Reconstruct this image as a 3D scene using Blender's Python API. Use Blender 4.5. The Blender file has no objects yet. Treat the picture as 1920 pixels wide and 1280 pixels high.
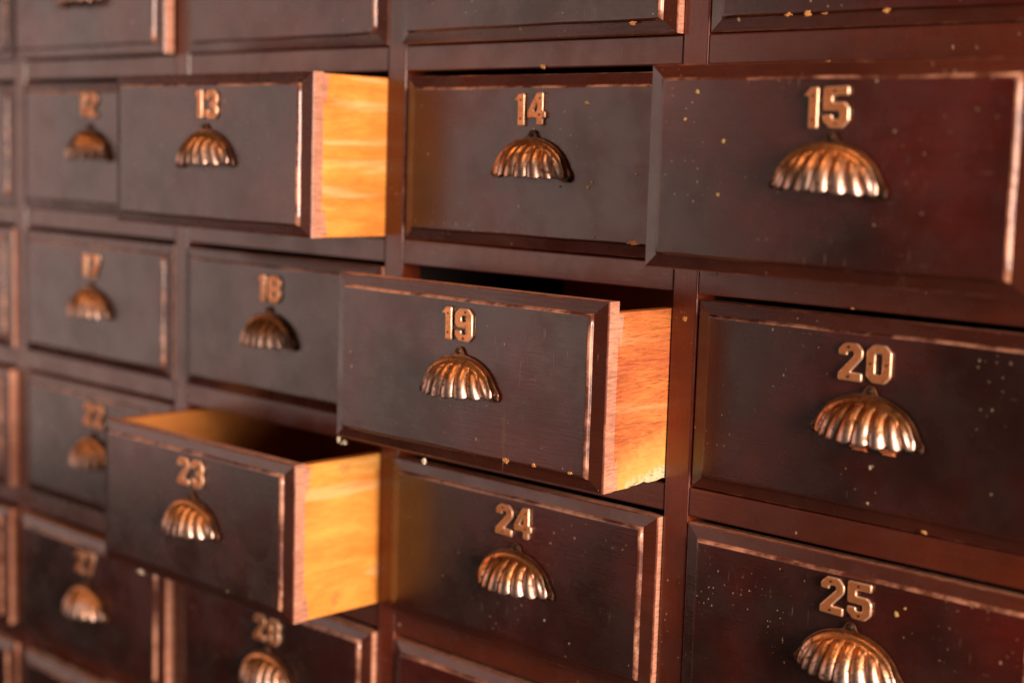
import bpy, bmesh, math, random
from mathutils import Vector, Matrix
random.seed(7)
S = bpy.context.scene
C = S.collection

# ------------------------------------------------------------------ camera
cam_d = bpy.data.cameras.new('camera')
cam = bpy.data.objects.new('camera', cam_d); C.objects.link(cam); S.camera = cam
yaw, pitch, roll = 0.751058, -0.119233, -0.030219
Rz = Matrix.Rotation(yaw, 3, 'Z'); Rx = Matrix.Rotation(pitch, 3, 'X'); Ry = Matrix.Rotation(roll, 3, 'Y')
B = Rz @ Rx @ Ry                                   # columns: right, forward, up
right, fwd, up = B.col[0], B.col[1], B.col[2]
M = Matrix((right, up, -fwd)).transposed().to_4x4()
M.translation = Vector((0.642068, -0.862193, -0.076020))
cam.matrix_world = M
cam_d.sensor_width = 36.0
cam_d.lens = 2892.26 / 1920 * 36
cam_d.clip_start = 0.02; cam_d.clip_end = 50
cam_d.dof.use_dof = True
cam_d.dof.focus_distance = 1.065
cam_d.dof.aperture_fstop = 3.1
cam_d.dof.aperture_blades = 0

# ------------------------------------------------------------------ light and exposure
W = bpy.data.worlds.new('World'); S.world = W; W.use_nodes = True
W.node_tree.nodes['Background'].inputs[0].default_value = (1.0, 0.74, 0.62, 1)
W.node_tree.nodes['Background'].inputs[1].default_value = 0.04
S.view_settings.view_transform = 'Standard'; S.view_settings.look = 'None'
S.view_settings.gamma = 1; S.view_settings.use_curve_mapping = False
S.view_settings.exposure = 0.12

def area(name, loc, target, w, h, power, col):
    d = bpy.data.lights.new(name, 'AREA'); d.shape = 'RECTANGLE'; d.size = w; d.size_y = h
    d.energy = power; d.color = col
    o = bpy.data.objects.new(name, d); C.objects.link(o); o.location = loc
    o.rotation_euler = (Vector(target) - Vector(loc)).to_track_quat('-Z', 'Y').to_euler()
    return o
area('window_light', (3.6, -0.98, 0.24), (-0.2, 0, -0.25), 1.2, 1.8, 320, (1.0, 0.79, 0.67))
area('room_light', (-2.5, -1.7, -0.1), (-0.3, 0, -0.2), 2.4, 1.6, 18, (1.0, 0.70, 0.60))
area('ceiling_light', (0.3, -0.9, 1.9), (0, 0, -0.2), 0.9, 0.7, 16, (1.0, 0.60, 0.36))

# ------------------------------------------------------------------ helpers
def tag(o, label=None, cat=None, group=None, kind=None):
    if label: o['label'] = label
    if cat: o['category'] = cat
    if group: o['group'] = group
    if kind: o['kind'] = kind
    return o
def link(name, me, mats, parent=None, loc=None):
    o = bpy.data.objects.new(name, me); C.objects.link(o)
    for m in mats: me.materials.append(m)
    if parent: o.parent = parent
    if loc: o.location = loc
    return o
def build(name, bm, mats, parent=None, loc=None, smooth=False):
    me = bpy.data.meshes.new(name)
    bmesh.ops.recalc_face_normals(bm, faces=bm.faces)
    bm.to_mesh(me); bm.free()
    if smooth:
        for p in me.polygons: p.use_smooth = True
    if not isinstance(mats, (list, tuple)): mats = [mats]
    return link(name, me, mats, parent, loc)
def box(bm, x0, x1, y0, y1, z0, z1, mi=0):
    v = [bm.verts.new((x, y, z)) for x in (x0, x1) for y in (y0, y1) for z in (z0, z1)]
    fs = []
    for q in ((0,1,3,2),(4,6,7,5),(0,4,5,1),(2,3,7,6),(0,2,6,4),(1,5,7,3)):
        f = bm.faces.new([v[i] for i in q]); f.material_index = mi; fs.append(f)
    return v, fs
def bevelled_box(x0, x1, y0, y1, z0, z1, r, seg=2, wear=1, jitter=0.0):
    bm = bmesh.new(); box(bm, x0, x1, y0, y1, z0, z1)
    if r: bmesh.ops.bevel(bm, geom=list(bm.edges), offset=r, segments=seg, affect='EDGES', profile=0.5, material=wear)
    return bm

# ------------------------------------------------------------------ materials
class NT:
    def __init__(s, name):
        s.m = bpy.data.materials.new(name); s.m.use_nodes = True
        s.t = s.m.node_tree; s.n = s.t.nodes; s.l = s.t.links
        s.b = s.n['Principled BSDF']
        g = s.n.new('ShaderNodeNewGeometry'); s.pos = g.outputs['Position']
    def set(s, node, key, v):
        i = node.inputs[key]
        if isinstance(v, bpy.types.NodeSocket): s.l.new(v, i)
        else: i.default_value = v
    def math(s, op, a, b=0.0, c=0.0, clamp=False):
        n = s.n.new('ShaderNodeMath'); n.operation = op; n.use_clamp = clamp
        s.set(n, 0, a); s.set(n, 1, b); s.set(n, 2, c); return n.outputs[0]
    def map(s, scale=(1,1,1), rot=(0,0,0), loc=(0,0,0)):
        n = s.n.new('ShaderNodeMapping'); s.l.new(s.pos, n.inputs[0])
        n.inputs['Scale'].default_value = scale; n.inputs['Rotation'].default_value = rot
        n.inputs['Location'].default_value = loc; return n.outputs[0]
    def noise(s, scale, detail=3, rough=0.55, vec=None, dist=0.0):
        n = s.n.new('ShaderNodeTexNoise'); s.l.new(vec if vec else s.pos, n.inputs['Vector'])
        n.inputs['Scale'].default_value = scale; n.inputs['Detail'].default_value = detail
        n.inputs['Roughness'].default_value = rough; n.inputs['Distortion'].default_value = dist
        return n.outputs['Fac']
    def ramp(s, fac, a, b, lo=0.0, hi=1.0):
        n = s.n.new('ShaderNodeMapRange'); n.interpolation_type = 'SMOOTHSTEP'
        s.set(n, 0, fac); s.set(n, 1, a); s.set(n, 2, b); s.set(n, 3, lo); s.set(n, 4, hi)
        return n.outputs[0]
    def mix(s, fac, a, b):
        n = s.n.new('ShaderNodeMix'); n.data_type = 'RGBA'
        s.set(n, 0, fac)
        for k, v in ((6, a), (7, b)):
            if isinstance(v, bpy.types.NodeSocket): s.l.new(v, n.inputs[k])
            else: n.inputs[k].default_value = (*v, 1)
        return n.outputs[2]
    def bump(s, h, strength, dist=0.001, normal=None):
        n = s.n.new('ShaderNodeBump'); n.inputs['Strength'].default_value = strength
        n.inputs['Distance'].default_value = dist; s.l.new(h, n.inputs['Height'])
        if normal: s.l.new(normal, n.inputs['Normal'])
        return n.outputs[0]
    def p(s, **k):
        for a, v in k.items():
            key = a.replace('_', ' ')
            if isinstance(v, tuple) and len(v) == 3: v = (*v, 1)
            s.set(s.b, key, v)
    def specks(s, scale, rmax, dens, seed):
        """small flecks on an upright face: 2-D cells over x and z; returns mask and a random value"""
        sep = s.n.new('ShaderNodeSeparateXYZ'); s.l.new(s.pos, sep.inputs[0])
        cmb = s.n.new('ShaderNodeCombineXYZ'); s.l.new(sep.outputs[0], cmb.inputs[0]); s.l.new(sep.outputs[2], cmb.inputs[1])
        mp = s.n.new('ShaderNodeMapping'); s.l.new(cmb.outputs[0], mp.inputs[0])
        mp.inputs['Location'].default_value = (seed, seed * .37, 0); mp.inputs['Scale'].default_value = (1, .8, 1)
        # slight wobble so that flecks are not round
        nn = s.n.new('ShaderNodeTexNoise'); s.l.new(mp.outputs[0], nn.inputs['Vector']); nn.inputs['Scale'].default_value = 900
        va = s.n.new('ShaderNodeVectorMath'); va.operation = 'SCALE'; s.l.new(nn.outputs['Color'], va.inputs[0]); va.inputs['Scale'].default_value = 0.0012
        vb = s.n.new('ShaderNodeVectorMath'); vb.operation = 'ADD'; s.l.new(mp.outputs[0], vb.inputs[0]); s.l.new(va.outputs[0], vb.inputs[1])
        v = s.n.new('ShaderNodeTexVoronoi'); v.voronoi_dimensions = '2D'; v.feature = 'F1'
        s.l.new(vb.outputs[0], v.inputs['Vector']); v.inputs['Scale'].default_value = scale
        sc = s.n.new('ShaderNodeSeparateColor'); s.l.new(v.outputs['Color'], sc.inputs[0])
        rad = s.math('MULTIPLY', s.math('POWER', sc.outputs[0], 3.0), rmax * scale)
        rad = s.math('ADD', rad, 0.0003 * scale)
        inside = s.math('LESS_THAN', v.outputs['Distance'], rad)
        area_n = s.noise(13, 2, .5, s.map((1, 1, 1), loc=(seed, 0, seed)))
        gate = s.ramp(area_n, .50, .70, 0.0, dens * 2.2)
        on = s.math('LESS_THAN', sc.outputs[1], gate)
        return s.math('MULTIPLY', inside, on), sc.outputs[2]

def lacquer(name, dark, red, redlo, redhi, rough, speck_d, wear_col=None, vertical=False):
    t = NT(name)
    g = (30, 8, 900) if not vertical else (900, 8, 30)
    big = t.noise(5.5, 4, .55)
    mott = t.noise(60, 4, .6)
    grain = t.noise(1, 3, .6, t.map(g))
    base = t.mix(t.ramp(big, redlo, redhi), dark, red)
    base = t.mix(t.math('MULTIPLY', t.ramp(mott, .35, .75), .35), base, tuple(c * 1.6 for c in dark))
    base = t.mix(t.math('MULTIPLY', t.ramp(grain, .42, .62), .32), base, tuple(c * .38 for c in red))
    # haze of old wax and dust
    smear = t.ramp(t.noise(14, 5, .65, t.map((1, 1, 1.6), loc=(3, 1, 2))), .5, .8)
    base = t.mix(t.math('MULTIPLY', smear, .07), base, (.16, .11, .085))
    m1, r1 = t.specks(110, .0009, speck_d, 3.3)
    m2, r2 = t.specks(300, .00045, speck_d * 2.0, 9.1)
    spc = t.mix(r1, (.62, .36, .12), (.55, .48, .36))
    base = t.mix(t.math('MULTIPLY', m1, t.ramp(r1, .1, .7, .35, 1)), base, spc)
    base = t.mix(t.math('MULTIPLY', m2, t.ramp(r2, .2, .8, .15, .9)), base, (.46, .33, .2))
    # fine scuffs
    scf = t.math('MAXIMUM', t.ramp(t.noise(1, 2, .5, t.map((700, 5, 60), rot=(0, .25, 0))), .66, .76), t.ramp(t.noise(1, 2, .5, t.map((50, 5, 800), rot=(0, .45, 0), loc=(4, 4, 4))), .70, .78))
    gate = t.ramp(t.noise(18, 2, .5, t.map(loc=(7, 7, 7))), .52, .66)
    base = t.mix(t.math('MULTIPLY', t.math('MULTIPLY', scf, gate), .5), base, (.3, .16, .1))
    rg = t.math('ADD', t.ramp(t.noise(20, 5, .7), .3, .75, rough - .08, rough + .16), t.math('MULTIPLY', m1, .3))
    t.p(Base_Color=base, Roughness=rg, IOR=1.5, Coat_Weight=.25, Coat_Roughness=.22)
    h = t.math('ADD', t.math('MULTIPLY', grain, .8), t.math('MULTIPLY', m1, .6))
    h = t.math('ADD', h, t.math('MULTIPLY', t.noise(35, 3, .5), .8))
    nb = t.bump(h, .22, .0006)
    t.set(t.b, 'Normal', nb)
    return t.m

def worn_edge(name, dark, wood, lo, hi, rough=.33):
    t = NT(name)
    n = t.noise(70, 5, .65); n2 = t.noise(16, 3, .6, t.map(loc=(5, 2, 1)))
    f = t.ramp(t.math('ADD', t.math('MULTIPLY', n, .5), t.math('MULTIPLY', n2, .5)), lo, hi)
    base = t.mix(f, dark, wood)
    t.p(Base_Color=base, Roughness=t.ramp(n, .3, .7, rough - .05, rough + .15), Coat_Weight=.3, Coat_Roughness=.2)
    t.set(t.b, 'Normal', t.bump(t.noise(160, 3, .6), .2, .0006))
    return t.m

def raw_wood(name, c1, c2, c3, rough=.6, scale=1.0, mould=None, fib=1.0, streak=0.0):
    """unfinished drawer wood, grain running along y (front to back)"""
    t = NT(name)
    wob = t.noise(9 * scale, 2, .5)
    grain = t.noise(1, 4, .65, t.map((120, 70, 800), rot=(-.16, 0, 0)), 1.0)
    broad = t.noise(1, 3, .55, t.map((10, 7, 42), rot=(.12, 0, 0)), .8)
    patch = t.noise(11 * scale, 4, .6, t.map(loc=(1, 4, 2)))
    base = t.mix(t.ramp(broad, .3, .7), c1, c2)
    base = t.mix(t.ramp(patch, .45, .8), base, c3)
    base = t.mix(t.math('MULTIPLY', t.ramp(grain, .46, .66), .62 * fib), base, tuple(c * .42 for c in c1))
    base = t.mix(t.math('MULTIPLY', t.ramp(grain, .50, .30), .5 * fib), base, tuple(min(.85, c * 1.35) for c in c2))
    if streak:
        st = t.ramp(t.noise(1, 3, .55, t.map((14, 6, 75), rot=(-.14, 0, 0), loc=(3, 0, 9)), .5), .56, .70)
        base = t.mix(t.math('MULTIPLY', st, streak), base, (.86, .62, .32))
        sm = t.ramp(t.noise(38, 4, .65, t.map(loc=(6, 1, 3))), .60, .72)
        base = t.mix(t.math('MULTIPLY', sm, .45), base, (.34, .12, .04))
    if mould:
        z0, z1, y0 = mould
        sep = t.n.new('ShaderNodeSeparateXYZ'); t.l.new(t.pos, sep.inputs[0])
        zz = t.math('ADD', sep.outputs[2], t.math('MULTIPLY', t.math('SUBTRACT', t.noise(120, 4, .7), .5), .03))
        zz = t.math('SUBTRACT', zz, t.math('MULTIPLY', t.math('SUBTRACT', sep.outputs[1], y0), .22))
        mk = t.ramp(zz, z0, z1, 1.0, 0.0)
        base = t.mix(t.ramp(zz, z1 - .004, z1 + .034, .7, 0), base, (.72, .42, .10))
        fleck = t.ramp(t.noise(420, 3, .6, t.map((1, .6, 1.4))), .36, .46)
        base = t.mix(mk, base, t.mix(fleck, (.12, .10, .06), (.60, .48, .28)))
    t.p(Base_Color=base, Roughness=rough, Specular_IOR_Level=.35)
    t.set(t.b, 'Normal', t.bump(grain, .3, .0006))
    return t.m

def bronze(name, c1, c2, c3, rough, metal=1.0, bump=.25, s=1.0):
    t = NT(name)
    n1 = t.noise(45 * s, 4, .6); n2 = t.noise(190 * s, 4, .65, t.map(loc=(2, 2, 5)))
    base = t.mix(t.ramp(n1, .35, .68), c1, c2)
    base = t.mix(t.ramp(n2, .56, .74), base, c3)
    t.p(Base_Color=base, Metallic=metal, Roughness=t.ramp(n2, .35, .75, rough - .06, rough + .2))
    t.set(t.b, 'Normal', t.bump(t.noise(320, 4, .6), bump, .0005))
    return t.m

M_FIELD = lacquer('dark_lacquer_field', (.021, .0070, .0050), (.095, .010, .0055), .38, .66, .24, .05)
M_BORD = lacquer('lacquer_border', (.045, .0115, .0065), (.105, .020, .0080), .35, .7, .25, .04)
M_FRAME_V = lacquer('red_mahogany_stile', (.070, .0125, .0050), (.175, .029, .0085), .3, .7, .25, .05, vertical=True)
M_FRAME_H = lacquer('red_mahogany_rail', (.055, .0105, .0045), (.140, .025, .0080), .3, .7, .26, .05)
M_WEAR_LIT = worn_edge('worn_lit_panel_arris', (.10, .028, .016), (.54, .25, .15), .43, .60, .26)  # worn wood, with the lit bead's highlight put into its colour
M_WEAR_D = worn_edge('worn_outer_edge', (.13, .035, .020), (.42, .17, .085), .48, .68, .26)
M_FWEAR = worn_edge('worn_frame_edge', (.080, .016, .010), (.45, .19, .08), .60, .74, .27)
M_ENDG = raw_wood('front_board_edge_wood', (.44, .19, .12), (.56, .27, .17), (.40, .16, .10), .42, 1.5)
M_SIDE = raw_wood('amber_drawer_wood', (.68, .22, .030), (.82, .38, .07), (.62, .17, .022), .5, .6, None, .45, .32)
M_SIDE_R = raw_wood('orange_drawer_wood', (.44, .105, .030), (.58, .18, .045), (.34, .07, .022), .55, 1.0, (-.3085, -.3000, -.06), 1.0, .15)
M_IN = raw_wood('inner_drawer_wood', (.46, .16, .03), (.54, .20, .04), (.34, .10, .025), .6, 1.0, None, .4)
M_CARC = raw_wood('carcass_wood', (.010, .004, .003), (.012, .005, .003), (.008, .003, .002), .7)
M_CHIP = raw_wood('bare_wood_chip', (.70, .30, .08), (.78, .38, .12), (.66, .25, .07))
M_PALE = raw_wood('pale_splinter', (.72, .60, .42), (.78, .68, .50), (.66, .5, .34))
M_SCUFF = raw_wood('scuffed_edge', (.20, .11, .07), (.26, .15, .10), (.14, .07, .045))
M_BRZ = bronze('worn_bronze', (.50, .33, .24), (.62, .29, .12), (.17, .085, .045), .32, 1.0, .14)
def polished_shell():
    t = NT('polished_shell')
    oc = t.n.new('ShaderNodeTexCoord').outputs['Object']
    sp = t.n.new('ShaderNodeSeparateXYZ'); t.l.new(oc, sp.inputs[0])
    n1 = t.noise(55, 4, .6); n2 = t.noise(210, 4, .65, t.map(loc=(2, 2, 5)))
    zz = t.math('ADD', sp.outputs[2], t.math('MULTIPLY', t.math('SUBTRACT', n1, .5), .030))
    base = t.mix(t.ramp(zz, .004, .018), (.50, .34, .27), (.62, .25, .085))     # fingers keep the lower half bright
    base = t.mix(t.ramp(n2, .50, .68), base, (.16, .075, .04))
    at = t.n.new('ShaderNodeAttribute'); at.attribute_name = 'groove'
    base = t.mix(t.math('MULTIPLY', at.outputs['Fac'], t.ramp(n1, .3, .6, .45, .85)), base, (.10, .048, .024))  # darker between the ribs
    t.p(Base_Color=base, Metallic=1.0, Roughness=t.ramp(n2, .35, .75, .34, .60))
    t.set(t.b, 'Normal', t.bump(t.noise(320, 4, .6), .14, .0005))
    return t.m
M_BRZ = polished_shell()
M_FLANGE = bronze('tarnished_flange', (.085, .035, .018), (.22, .095, .04), (.05, .02, .012), .36, .7)
M_DIG = bronze('copper_numeral', (.56, .20, .070), (.66, .27, .10), (.30, .10, .04), .33, .6, .25)
M_DRIM = bronze('worn_numeral_rim', (.80, .48, .30), (.86, .56, .38), (.55, .25, .12), .34, .7, .1)
M_NAIL = bronze('dark_nail', (.05, .03, .02), (.09, .05, .03), (.03, .02, .01), .5, .8)
M_YEL = raw_wood('yellow_fleck', (.62, .40, .12), (.70, .50, .2), (.5, .3, .1))
M_STAIN = lacquer('dried_stain', (.075, .030, .015), (.13, .05, .022), .3, .7, .42, .0)
M_RUST = raw_wood('orange_crust', (.50, .14, .05), (.58, .18, .06), (.36, .09, .035), .85, 4)

# ------------------------------------------------------------------ measures (metres)
P, HH, SW, TR = .30, .1562455, .020915, .020296
OW, OH = P - SW, HH - TR                     # opening
XS = {n: n * P for n in range(-4, 1)}; XS[1] = P - .0115        # stile centres; the last column is a little narrower
def cell(row, col): return (XS[col] + XS[col + 1]) / 2, -(row + .5) * HH   # col 0 = right of stile 0

# ------------------------------------------------------------------ cabinet
cab = bpy.data.objects.new('drawer_cabinet', None); C.objects.link(cab)
cab.location = (-.45, 0, -.5)
tag(cab, 'dark red mahogany cabinet frame that holds all the numbered drawers', 'cabinet')
off = Vector((-.45, 0, -.5))
def cpart(name, x0, x1, y0, y1, z0, z1, r, mats):
    bm = bevelled_box(x0 - off.x, x1 - off.x, y0, y1, z0 - off.z, z1 - off.z, r)
    return build(name, bm, mats, cab)
ROWS = range(-1, 5); COLS = range(-4, 1)
ZT = HH + TR / 2 + .01; ZB = -5 * HH - TR / 2 - .01
for n in range(-4, 2):
    cpart('stile', XS[n] - SW / 2, XS[n] + SW / 2, 0, .022, ZB, ZT, .0011, [M_FRAME_V, M_FWEAR])
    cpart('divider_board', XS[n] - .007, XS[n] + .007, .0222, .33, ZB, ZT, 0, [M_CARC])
for m in range(-1, 6):
    for n in COLS:
        x0, x1 = XS[n] + SW / 2 + .0002, XS[n + 1] - SW / 2 - .0002
        rb = cpart('rail', x0, x1, .0006, .020, -m * HH - TR / 2, -m * HH + TR / 2, .0011, [M_FRAME_H, M_FWEAR])
        if m < 5:
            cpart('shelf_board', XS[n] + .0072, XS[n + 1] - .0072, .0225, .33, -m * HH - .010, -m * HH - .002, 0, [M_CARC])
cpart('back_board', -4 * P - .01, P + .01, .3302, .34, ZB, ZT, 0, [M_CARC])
cpart('top_board', -4 * P - .0105, P + .0105, .001, .34, ZT + .0002, ZT + .02, .001, [M_FRAME_H, M_FWEAR])

# ------------------------------------------------------------------ numerals
def rr(x0, y0, x1, y1): return [(x0, y0), (x1, y0), (x1, y1), (x0, y1)]
OCT = [(4.3, 0), (13.2, 0), (17.5, 4.3), (17.5, 20.2), (13.2, 24.5), (4.3, 24.5), (0, 20.2), (0, 4.3)]
G = {
 '0': (17.5, [OCT, rr(6.3, 5.8, 11.2, 18.7)], [(3.1, 12.2), (14.4, 12.2)]),
 '1': (9.8, [[(3.3, 0), (9.8, 0), (9.8, 24.5), (4.0, 24.5), (0, 20.3), (0, 19.0), (3.3, 19.0)]], [(6.5, 19.5), (6.5, 5.5)]),
 '2': (17.5, [[(0, 0), (17.3, 0), (17.3, 5.6), (8.6, 5.6), (17.0, 14.8), (17.5, 16.5), (17.5, 20.2), (13.2, 24.5), (4.3, 24.5), (0, 20.2), (0, 16.2),
              (6.2, 16.2), (6.2, 18.0), (7.2, 18.9), (10.2, 18.9), (11.2, 18.0), (11.2, 16.6), (0, 4.8)]], [(7.5, 21.6), (8.0, 2.8)]),
 '3': (17.5, [[(0, 4.3), (4.3, 0), (13.2, 0), (17.5, 4.3), (17.5, 10.4), (15.7, 12.25), (17.5, 14.1), (17.5, 20.2), (13.2, 24.5), (4.3, 24.5), (0, 20.2),
              (0, 16.4), (6.2, 16.4), (6.2, 18), (7.2, 18.9), (10.2, 18.9), (11.2, 18), (11.2, 15.6), (10.2, 14.7), (7, 14.7), (7, 9.8), (10.2, 9.8),
              (11.2, 8.9), (11.2, 6.5), (10.2, 5.6), (7.2, 5.6), (6.2, 6.5), (6.2, 8.1), (0, 8.1)]], [(9, 21.8), (9, 2.8)]),
 '4': (17.5, [[(9.2, 0), (15, 0), (15, 5.4), (17.5, 5.4), (17.5, 10.4), (15, 10.4), (15, 24.5), (8.6, 24.5), (0, 10.6), (0, 5.4), (9.2, 5.4)],
              [(5.4, 10.4), (9.2, 10.4), (9.2, 17.0)]], [(12, 20), (12, 8)]),
 '5': (17.5, [[(0, 4.3), (4.3, 0), (13.2, 0), (17.5, 4.3), (17.5, 12.2), (14.4, 15.3), (6.2, 15.3), (6.2, 19.1), (17, 19.1), (17, 24.5), (0, 24.5), (0, 10.2),
              (10.2, 10.2), (11.2, 9.2), (11.2, 6.5), (10.2, 5.6), (7.2, 5.6), (6.2, 6.5), (6.2, 8), (0, 8)]], [(8, 21.8), (9, 2.8)]),
 '7': (17.5, [[(3.6, 0), (10.3, 0), (17.5, 16.5), (17.5, 24.5), (0, 24.5), (0, 18.9), (11, 18.9), (3.6, 2)]], [(6, 21.7), (8, 4)]),
 '8': (17.5, [[(4.3, 0), (13.2, 0), (17.5, 4.3), (17.5, 10.4), (15.9, 12.25), (17.5, 14.1), (17.5, 20.2), (13.2, 24.5), (4.3, 24.5), (0, 20.2), (0, 14.1),
              (1.6, 12.25), (0, 10.4), (0, 4.3)], rr(6.3, 5.6, 11.2, 9.8), rr(6.3, 14.7, 11.2, 18.9)], [(8.8, 21.8), (8.8, 2.8)]),
 '9': (17.5, [[(0, 4.3), (4.3, 0), (13.2, 0), (17.5, 4.3), (17.5, 20.2), (13.2, 24.5), (4.3, 24.5), (0, 20.2), (0, 12.8), (2.8, 9.9), (11.2, 9.9),
              (11.2, 6.5), (10.2, 5.6), (7.2, 5.6), (6.2, 6.5), (6.2, 8.4), (0, 8.4)], rr(6.3, 14.7, 11.2, 18.9)], [(11, 21.8), (9, 2.8)]),
}
w6, o6, n6 = G['9']
G['6'] = (w6, [[(17.5 - x, 24.5 - y) for x, y in o] for o in o6], [(17.5 - x, 24.5 - y) for x, y in n6])
def rounded(poly, r=1.3):
    out = []; n = len(poly)
    for i in range(n):
        a, b, c = Vector(poly[i - 1]), Vector(poly[i]), Vector(poly[(i + 1) % n])
        d1, d2 = (a - b), (c - b)
        q = min(r, d1.length * .45, d2.length * .45)
        p0, p2 = b + d1.normalized() * q, b + d2.normalized() * q
        for t in (0, .35, .65, 1):
            out.append(p0 * (1 - t) ** 2 + b * 2 * t * (1 - t) + p2 * t * t)
    return out
digit_mesh = {}
def digit(ch):
    if ch in digit_mesh: return digit_mesh[ch]
    cu = bpy.data.curves.new('numeral', 'CURVE'); cu.dimensions = '2D'; cu.fill_mode = 'BOTH'
    cu.extrude = .00035; cu.bevel_depth = .00085; cu.bevel_resolution = 1; cu.offset = -.00085
    for poly in G[ch][1]:
        pts = rounded(poly); sp = cu.splines.new('POLY'); sp.points.add(len(pts) - 1); sp.use_cyclic_u = True
        for q, p in zip(sp.points, pts): q.co = (p.x * .001, p.y * .001, 0, 1)
    o = bpy.data.objects.new('tmp', cu); C.objects.link(o)
    bpy.context.view_layer.update()
    me = bpy.data.meshes.new_from_object(o.evaluated_get(bpy.context.evaluated_depsgraph_get()))
    bpy.data.objects.remove(o)
    me.transform(Matrix.Rotation(math.pi / 2, 4, 'X'))       # stand up: face looks to -y
    me.transform(Matrix.Translation((0, -.0009, 0)))
    me.materials.clear(); me.materials.append(M_DIG); me.materials.append(M_DRIM)
    for pl in me.polygons: pl.material_index = 0 if pl.normal.y < -.97 or pl.normal.y > .9 else 1
    digit_mesh[ch] = me
    return me
bm = bmesh.new(); bmesh.ops.create_cone(bm, cap_ends=True, segments=12, radius1=.0010, radius2=.0008, depth=.0008,
    matrix=Matrix.Rotation(math.pi / 2, 4, 'X')); nail_me = bpy.data.meshes.new('nail'); bm.to_mesh(nail_me); bm.free()
nail_me.materials.append(M_NAIL)

# ------------------------------------------------------------------ shell cup pull
def pull_mesh():
    a, b, c = .0355, .0258, .0205
    NU, NV = 176, 40
    bm = bmesh.new(); rows = []; lay = bm.verts.layers.float.new('groove')
    for j in range(NV + 1):
        t = j / NV; row = []
        for i in range(NU + 1):
            th = (i / NU * 2 - 1) * math.radians(88); u = .6 * math.sin(th) + .4 * (i / NU * 2 - 1) * .999
            A_ = u * u * .1225 + 1; Bq = -u * u * .70                      # u^2(1-.35k)^2 + k^2 = 1
            k = (-Bq + math.sqrt(max(0, Bq * Bq - 4 * A_ * (u * u - 1)))) / (2 * A_)
            kk = k * math.cos(t * math.pi / 2)
            x = u * (1 - .35 * kk); r = max(0, 1 - x * x - kk * kk)
            y = r ** .80
            nrm = Vector((x / a, -y / c, kk / b)).normalized()
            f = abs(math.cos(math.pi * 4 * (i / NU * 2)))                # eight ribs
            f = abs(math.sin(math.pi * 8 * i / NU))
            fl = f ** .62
            fade = min(1, max(0, (r - .05 - .17 * kk) / .18)); fade = fade * fade * (3 - 2 * fade)
            pt = Vector((x * a, -y * c, kk * b))
            pt += nrm * (.0030 * (fl - .55)) * fade
            # proud collar where the cup leaves the flange
            col = math.exp(-((r - .10) / .06) ** 2)
            pt += nrm * .0021 * col
            pt.z -= .0019 * fl * (t ** 6) * fade
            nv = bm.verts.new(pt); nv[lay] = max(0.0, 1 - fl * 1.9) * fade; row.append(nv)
        rows.append(row)
    for j in range(NV):
        for i in range(NU):
            try: bm.faces.new((rows[j][i], rows[j][i + 1], rows[j + 1][i + 1], rows[j + 1][i]))
            except ValueError: pass
    bmesh.ops.remove_doubles(bm, verts=bm.verts, dist=.00002)
    bmesh.ops.recalc_face_normals(bm, faces=bm.faces)
    f0 = max(bm.faces, key=lambda f: -f.calc_center_median().y)
    if f0.normal.y > 0: bmesh.ops.reverse_faces(bm, faces=bm.faces)
    bm.verts.ensure_lookup_table(); bm.normal_update()
    # second skin for thickness
    geo = [(v, v.normal.copy()) for v in bm.verts]
    inner = {v: bm.verts.new(v.co - n * .0009) for v, n in geo}
    bd = [e for e in bm.edges if e.is_boundary]
    for f in list(bm.faces):
        bm.faces.new([inner[v] for v in reversed(f.verts)])
    for e in bd:
        v0, v1 = e.verts
        try: bm.faces.new((v1, v0, inner[v0], inner[v1]))
        except ValueError: pass
    bmesh.ops.recalc_face_normals(bm, faces=bm.faces)
    me = bpy.data.meshes.new('cup'); bm.to_mesh(me); bm.free()
    for p in me.polygons: p.use_smooth = True
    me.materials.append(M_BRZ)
    return me
def flange_mesh():
    """flat plate behind the cup: half ellipse with a top tab and two screw ears"""
    a, b = .0375, .0285
    pts = []
    N = 72
    for i in range(N + 1):
        th = math.pi * i / N
        x, z = a * math.cos(th), b * math.sin(th)
        # ears low on both sides, tab on top
        d = min(abs(th - .05), abs(th - (math.pi - .05)))
        g = .0030 * math.exp(-(d / .16) ** 2)
        g2 = .0052 * math.exp(-((th - math.pi / 2) / .115) ** 4)
        L = math.hypot(x, z)
        x += x / L * g; z += z / L * (g + g2)
        pts.append((x, z))
    # round off the ears underneath
    low = [(-a - .0028, -.0014), (-a - .0005, -.0034), (-a + .004, -.0036), (-a + .008, -.0022), (-.024, .001), (.024, .001), (a - .008, -.0022), (a - .004, -.0036), (a + .0005, -.0034), (a + .0028, -.0014)]
    pts += low
    bm = bmesh.new()
    vs = [bm.verts.new((x, -.0002, z)) for x, z in pts]
    f = bm.faces.new(vs)
    r = bmesh.ops.extrude_face_region(bm, geom=[f])
    for v in [g for g in r['geom'] if isinstance(g, bmesh.types.BMVert)]: v.co.y -= .0013
    es = [e for e in bm.edges if all(v.co.y < -.001 for v in e.verts)]
    bmesh.ops.bevel(bm, geom=es, offset=.0005, segments=2, affect='EDGES', profile=.5)
    bmesh.ops.triangulate(bm, faces=[f for f in bm.faces if len(f.verts) > 4])
    bmesh.ops.recalc_face_normals(bm, faces=bm.faces)
    me = bpy.data.meshes.new('flange'); bm.to_mesh(me); bm.free()
    me.materials.append(M_FLANGE); return me
cup_me, flange_me = pull_mesh(), flange_mesh()
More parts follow.
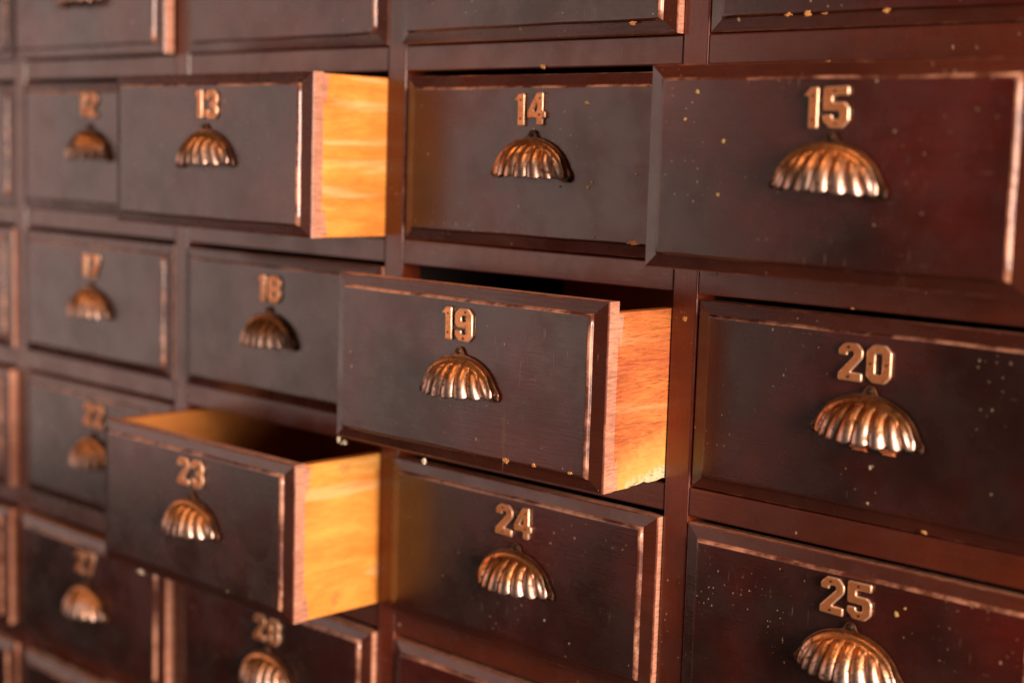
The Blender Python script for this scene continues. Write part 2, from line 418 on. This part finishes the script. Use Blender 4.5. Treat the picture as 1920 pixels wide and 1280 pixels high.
def screw_mesh():
    bm = bmesh.new()
    bmesh.ops.create_uvsphere(bm, u_segments=16, v_segments=8, radius=.0019)
    for v in bm.verts: v.co.y *= .45
    bmesh.ops.create_cone(bm, cap_ends=False, segments=18, radius1=.0026, radius2=.0022, depth=.0009, matrix=Matrix.Rotation(math.pi / 2, 4, 'X'))
    me = bpy.data.meshes.new('screw'); bm.to_mesh(me); bm.free(); me.materials.append(M_NAIL)
    for p in me.polygons: p.use_smooth = True
    return me
screw_me = screw_mesh()

# ------------------------------------------------------------------ drawers
FT = .0105                                                   # front board thickness
FW, FH = OW / 2 - .0008, (OH - .0050) / 2                    # half width, half height of a front
FZ = -.0017                                                  # front sits low in its opening
def front_mesh(rng, FW):
    rings = [  # inset, height above the outer edge, material of the band inside it
        (0.0, -FT, 3), (0.0, -.0008, 2), (.0003, -.0001, 2), (.0010, .0003, 1), (.0124, .0024, 4),
        (.0127, .0031, 4), (.0131, .0041, 4), (.0137, .0048, 4), (.0145, .0052, 4), (.0155, .0053, 0), (.0170, .0053, 0)]
    bm = bmesh.new(); NX, NZ = 28, 14
    wob = [rng.uniform(-1, 1) for _ in range(8)]
    loops = []
    for ins, h, _ in rings:
        w, hh = FW - ins * .88, FH - ins * .70; pts = []
        for i in range(NX): pts.append((-w + 2 * w * i / NX, -hh))
        for i in range(NZ): pts.append((w, -hh + 2 * hh * i / NZ))
        for i in range(NX): pts.append((w - 2 * w * i / NX, hh))
        for i in range(NZ): pts.append((-w, hh - 2 * hh * i / NZ))
        lp = []
        for k, (x, z) in enumerate(pts):
            e = .00018 * (math.sin(x * 61 + wob[0] * 9) + math.sin(z * 97 + x * 23 + wob[1] * 9)) if ins > .008 else 0
            lp.append(bm.verts.new((x + e, -h, z + FZ + e)))
        loops.append(lp)
    n = len(loops[0])
    for r in range(len(rings) - 1):
        for k in range(n):
            f = bm.faces.new((loops[r][k], loops[r][(k + 1) % n], loops[r + 1][(k + 1) % n], loops[r + 1][k]))
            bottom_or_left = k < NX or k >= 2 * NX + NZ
            f.material_index = 1 if (rings[r][2] == 4 and bottom_or_left) else rings[r][2]; f.smooth = r >= 4  # bottom and left steps get the darker border: shade put into colour
    f = bm.faces.new(loops[-1]); f.material_index = 0
    f = bm.faces.new(list(reversed(loops[0]))); f.material_index = 3
    bmesh.ops.recalc_face_normals(bm, faces=bm.faces)
    me = bpy.data.meshes.new('front_panel'); bm.to_mesh(me); bm.free()
    for m in (M_FIELD, M_BORD, M_WEAR_D, M_ENDG, M_WEAR_LIT): me.materials.append(m)
    return me
def patch(name, parent, x, y, z, w, h, mat, seed, thick=.0004, normal='y', label=None):
    """an irregular chip or fleck lying on a face"""
    rng = random.Random(seed); bm = bmesh.new(); n = 21
    vs = []
    for i in range(n):
        a = 2 * math.pi * i / n; r = rng.uniform(.42, 1.25)
        u, v = w / 2 * math.cos(a) * r, h / 2 * math.sin(a) * r
        vs.append(bm.verts.new((u, 0, v) if normal == 'y' else (0, u, v)))
    f = bm.faces.new(vs); r = bmesh.ops.extrude_face_region(bm, geom=[f])
    for v in [g for g in r['geom'] if isinstance(g, bmesh.types.BMVert)]:
        if normal == 'y': v.co.y -= thick; v.co.x *= .85; v.co.z *= .85
        else: v.co.x += thick; v.co.y *= .85; v.co.z *= .85
    o = build(name, bm, mat, parent, (x, y, z))
    if label: o['label'] = label
    return o
FF = -.0053                                                  # y of the raised field on a drawer

# number: (row, col, pulled out, number x0, number z0, pull x, pull lip z, detail of label, boxed)
DR = {
 6:  (-1, -4, .000, -17, 24, 0, -16, 'closed dark drawer in the top left corner of the photo', 0),
 7:  (-1, -3, .012, -17, 24, 0, -16, 'dark drawer pushed out slightly above drawer 12, lit edge at its right', 0),
 8:  (-1, -2, .001, -17, 24, 0, -16, 'closed dark drawer directly above the pulled out drawer 13', 0),
 9:  (-1, -1, .006, -17, 24, 0, -16, 'closed dark drawer directly above drawer 14, with a chipped right edge', 0),
 10: (-1, 0, -.001, -17, 24, 0, -16, 'closed dark drawer directly above drawer 15, orange chips on its lower edge', 0),
 11: (0, -4, -.001, -17, 24, 0, -16, 'closed dark drawer at the left edge, left of drawer 12', 0),
 12: (0, -3, .001, -27, 29, -7, -13, 'blurred closed drawer with brass number 12, half hidden by drawer 13', 0),
 13: (0, -2, .078, -17, 25.5, 0, -13, 'dark drawer number 13 pulled out, showing its bright orange side', 2),
 14: (0, -1, -.002, -18, 25, 2, -13, 'closed dark drawer with brass number 14 and a scallop pull, specked yellow', 0),
 15: (0, 0, .0607, -21.5, 23.7, -2.5, -13, 'large pulled out drawer with brass number 15, nearest and upper right', 2),
 16: (1, -4, .004, -17, 24, 0, -16, 'closed drawer at the left edge, left of drawer 17', 0),
 17: (1, -3, .001, -24, 21, -5, -18, 'blurred closed drawer with number 17, between drawers 12 and 22', 0),
 18: (1, -2, .002, -26, 21.5, -8, -17, 'blurred closed drawer with number 18, partly behind drawer 19', 0),
 19: (1, -1, .0678, -19.6, 22.8, 1.5, -16, 'sharp pulled out drawer number 19 in the centre with stained orange side', 2),
 20: (1, 0, -.002, -26, 22.3, -2, -14, 'closed dark red drawer number 20 with orange crust under its scallop pull', 0),
 21: (2, -4, .010, -17, 24, 0, -16, 'drawer standing slightly out at the left edge, left of drawer 22', 1),
 22: (2, -3, .000, -24, 22, -3, -18, 'blurred closed drawer number 22, half hidden behind drawer 23', 0),
 23: (2, -2, .0909, -22.3, 22.7, 1.5, -16, 'pulled out drawer number 23 at lower left, open top and yellow side', 2),
 24: (2, -1, .005, -19, 22.5, 4.5, -16, 'closed drawer number 24 with scallop pull, directly below drawer 19', 0),
 25: (2, 0, -.0005, -29, 24.8, -4.5, -12, 'closed speckled drawer number 25 at the lower right below drawer 20', 0),
 26: (3, -4, .011, -17, 24, 0, -16, 'drawer standing slightly out in the bottom left, left of drawer 27', 1),
 27: (3, -3, .009, -26, 22, -2, -18, 'blurred reddish drawer number 27 below drawer 22 with lit right edge', 1),
 28: (3, -2, .005, -24, 21, 0, -16, 'closed drawer number 28 below the pulled out drawer 23', 0),
 29: (3, -1, -.001, -19, 22, 2, -16, 'closed drawer at the bottom edge below drawer 24, only its top showing', 0),
 31: (4, -4, .004, -17, 24, 0, -16, 'drawer in the bottom left corner below drawer 26', 0),
 32: (4, -3, .006, -17, 24, 0, -16, 'drawer with a chipped pale top edge below drawer 27', 0),
}
drawers = {}
for num, (row, col, d, nx, nz, px, pz, lab, boxed) in DR.items():
    cx = cell(row, col)[0]; dxc = ((col + .5) * P - cx) * 1000; nx += dxc; px += dxc
    gx = (.642 - cx) / (.862 - d) * 1000; gz = (-.076 + (row + .5) * HH) / (.862 - d) * 1000
    nx += .0065 * gx; nz += .0065 * gz; px += .0040 * gx; pz += .0040 * gz
    rng = random.Random(num)
    cx, cz = cell(row, col)
    e = bpy.data.objects.new('drawer', None); C.objects.link(e); drawers[num] = e
    e.location = (cx, -d, cz)
    if boxed < 2: e.rotation_euler = (0, math.radians(rng.uniform(-.12, .12)), math.radians(rng.uniform(-.15, .15)))
    tag(e, lab, 'drawer', 'numbered wooden drawers of the cabinet')
    FW = (XS[col + 1] - XS[col] - SW) / 2 - .0008
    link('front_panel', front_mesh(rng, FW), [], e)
    if boxed:
        drop = .0078 if num == 19 else .0012
        zt, zb = FH + FZ - drop, -FH + FZ + .0006
        sm = M_SIDE_R if num == 19 else M_SIDE
        for s in (-1, 1):
            bm = bmesh.new()
            xo, xi = s * (FW - .0004), s * (FW - .0092)
            N = 60; y0, y1 = FT + .0001, .27
            cols_ = []; zt_ = zt - (.024 if (num == 19 and s == -1) else 0)
            for i in range(N + 1):
                y = y0 + (y1 - y0) * i / N
                jz = 0.0
                if num == 19 and s == 1 and y > .03: jz = max(0, .0011 * math.sin(y * 700) + .0012 * math.sin(y * 301 + 1)) + .0010
                cols_.append([bm.verts.new(q) for q in ((xo, y, zb + jz), (xo, y, zt_), (xi, y, zt_), (xi, y, zb + jz))])
            for A_, B_ in zip(cols_, cols_[1:]):
                for k in range(4):
                    f = bm.faces.new((A_[k], A_[(k + 1) % 4], B_[(k + 1) % 4], B_[k])); f.material_index = 0 if k == 0 else 1
            bm.faces.new(cols_[0]); bm.faces.new(list(reversed(cols_[-1])))
            build('side_board', bm, [sm, M_IN], e)
            if boxed == 2:
                for zc, hh in ((zt - .013, .012), (zb + .012, .011)):
                    bm = bmesh.new()
                    x1 = xo + s * .00005; x2 = xo + s * .00035
                    yb, yf = FT - .0002, FT + .0065
                    q = [(yb + .0003, zc - hh * .3), (yb + .0032, zc - hh), (yf - .001, zc + hh), (yb + .0003, zc + hh)] if zc > 0 else [(yb + .0003, zc - hh), (yf - .001, zc - hh), (yb + .0028, zc + hh), (yb + .0003, zc + hh * .3)]
                    va = [bm.verts.new((x1, y, z)) for y, z in q]; vb = [bm.verts.new((x2, y, z)) for y, z in q]
                    bm.faces.new(va); bm.faces.new(vb)
                    for k in range(4): bm.faces.new((va[k], va[(k + 1) % 4], vb[(k + 1) % 4], vb[k]))
                    build('dovetail', bm, M_ENDG, e)
        bm = bmesh.new(); box(bm, -FW + .0094, FW - .0094, .258, .268, zb + .002, zt - .003); build('back_board', bm, M_IN, e)
        bm = bmesh.new(); box(bm, -FW + .0094, FW - .0094, FT + .0002, .2578, zb + .006, zb + .011); build('bottom_board', bm, M_IN, e)
    # pull: cup with flange and screws
    jx, jr = rng.uniform(-.0005, .0005), math.radians(rng.uniform(-2.8, 2.8))
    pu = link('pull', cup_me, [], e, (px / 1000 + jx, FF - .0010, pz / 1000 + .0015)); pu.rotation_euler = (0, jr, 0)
    link('flange', flange_me, [], pu)
    for sx, sz in ((-.0378, -.0004), (.0378, -.0004), (0, .0305)):
        link('screw', screw_me, [], pu, (sx, -.0015, sz))
    # numerals
    x = nx / 1000
    for k, ch in enumerate(str(num)):
        dg = link('number_digit', digit(ch), [], e, (x, FF - .0006, nz / 1000 + rng.uniform(-.0004, .0004)))
        dg.rotation_euler = (0, math.radians(rng.uniform(-1.6, 1.6)), 0)
        for qx, qz in G[ch][2]:
            link('nail', nail_me, [], dg, (qx / 1000, -.0019, qz / 1000))
        x += (G[ch][0] + (3.6 if ch == '1' else 2.6)) / 1000

# ------------------------------------------------------------------ chips, crust and splinters
def chip_at(num, wx, wz, w, h, mat=M_CHIP, name='bare_wood_chip', y=FF, seed=0, thick=.0005):
    cx, cz = cell(*DR[num][:2])
    return patch(name, drawers[num], wx - cx, y + .0001, wz - cz, w, h, mat, seed or int(abs(wx * 9999)), thick)
#CHIPS
CHIPS = [
 (14, -0.045, -0.1346, 0.0106, 0.0038, 'C', 'F'),
 (19, -0.0968, -0.291, 0.0078, 0.0038, 'C', 'F'),
 (19, -0.0701, -0.2905, 0.004, 0.0034, 'C', 'F'),
 (19, -0.0364, -0.2903, 0.0048, 0.0022, 'C', 'F'),
 (20, 0.1461, -0.2526, 0.0145, 0.0051, 'R', 'F'),
 (20, 0.1666, -0.2525, 0.0163, 0.0061, 'R', 'F'),
 (10, 0.0761, 0.0199, 0.0057, 0.0024, 'C', 'F'),
 (10, 0.0909, 0.02, 0.006, 0.0034, 'C', 'F'),
 (10, 0.1035, 0.0195, 0.0047, 0.0013, 'C', 'F'),
 (10, 0.147, 0.0197, 0.0051, 0.0029, 'C', 'F'),
 (25, 0.179, -0.354, 0.0033, 0.0037, 'Y', 'F'),
 (25, 0.1847, -0.3489, 0.0018, 0.0017, 'Y', 'F'),
 (15, 0.074, -0.0627, 0.0028, 0.0026, 'Y', 'F'),
 (15, 0.0522, -0.032, 0.0025, 0.0027, 'Y', 'F'),
 (15, 0.0436, -0.0494, 0.0021, 0.0017, 'Y', 'F'),
 (15, 0.0714, -0.0959, 0.002, 0.002, 'Y', 'F'),
 (14, -0.0852, -0.0929, 0.003, 0.0027, 'Y', 'F'),
 (14, -0.0891, -0.0969, 0.0041, 0.0027, 'Y', 'F'),
 (14, -0.0446, -0.0863, 0.0024, 0.0019, 'Y', 'F'),
 (14, -0.116, -0.0975, 0.0026, 0.002, 'Y', 'F'),
 (14, -0.093, -0.0363, 0.0046, 0.0031, 'Y', 'F'),
 (14, -0.0818, -0.1326, 0.002, 0.0015, 'Y', 'F'),
 (9, -0.0463, 0.0183, 0.0067, 0.0029, 'C', 'F'),
 (32, -0.8343, -0.6347, 0.0613, 0.0079, 'P', 'B'),
 (32, -0.7853, -0.6366, 0.0535, 0.0077, 'P', 'B'),
 (32, -0.7047, -0.6326, 0.045, 0.0074, 'P', 'B'),
 (0, -0.1398, -0.009, 0.007, 0.0035, 'C', 'S'),
 (0, 0.0013, -0.1842, 0.005, 0.0041, 'C', 'S'),
 (0, 0.0236, -0.152, 0.0062, 0.0022, 'P', 'S'),
 (0, 0.1328, -0.1654, 0.0035, 0.0014, 'C', 'S'),
 (0, 0.105, -0.0099, 0.0031, 0.0013, 'C', 'S'),
 (0, 0.1916, -0.2996, 0.0043, 0.0023, 'C', 'S'),
]

cm = {'C': M_CHIP, 'R': M_RUST, 'Y': M_YEL, 'P': M_SCUFF}
nm = {'C': 'bare_wood_chip', 'R': 'rust_crust', 'Y': 'paint_fleck', 'P': 'pale_chip'}
for i, (n, wx, wz, w, h, m, f) in enumerate(CHIPS):
    if f == 'S':
        patch(nm[m], cab, wx - off.x, -.0002 - off.y, wz - off.z, w, h, cm[m], i + 50)
    else:
        y = FF if f == 'F' else -.0014
        cx, cz = cell(*DR[n][:2])
        patch(nm[m], drawers[n], wx - cx, y + (-.0001 if f == 'F' else 0), wz - cz, w, h, cm[m], i + 50, .0022 if m == 'R' else .0005)

def splinter(num, wx, wz, w, h, seed, y=-.0004):
    cx, cz = cell(*DR[num][:2])
    return patch('pale_splinter', drawers[num], wx - cx, y, wz - cz, w, h, M_PALE, seed, .0015)
splinter(19, -.2800, -.3062, .0090, .0036, 71, .0010)
splinter(19, -.2862, -.3046, .0026, .0050, 72, .0010)
splinter(19, -.1874, -.3062, .0050, .0050, 73, .0010)
splinter(23, -.5310, -.4600, .0110, .0040, 74, .0010)
cx, cz = cell(*DR[19][:2])
patch('water_stain', drawers[19], -.1000 - cx, FF, -.2770 - cz, .0048, .042, M_STAIN, 75, .00005)
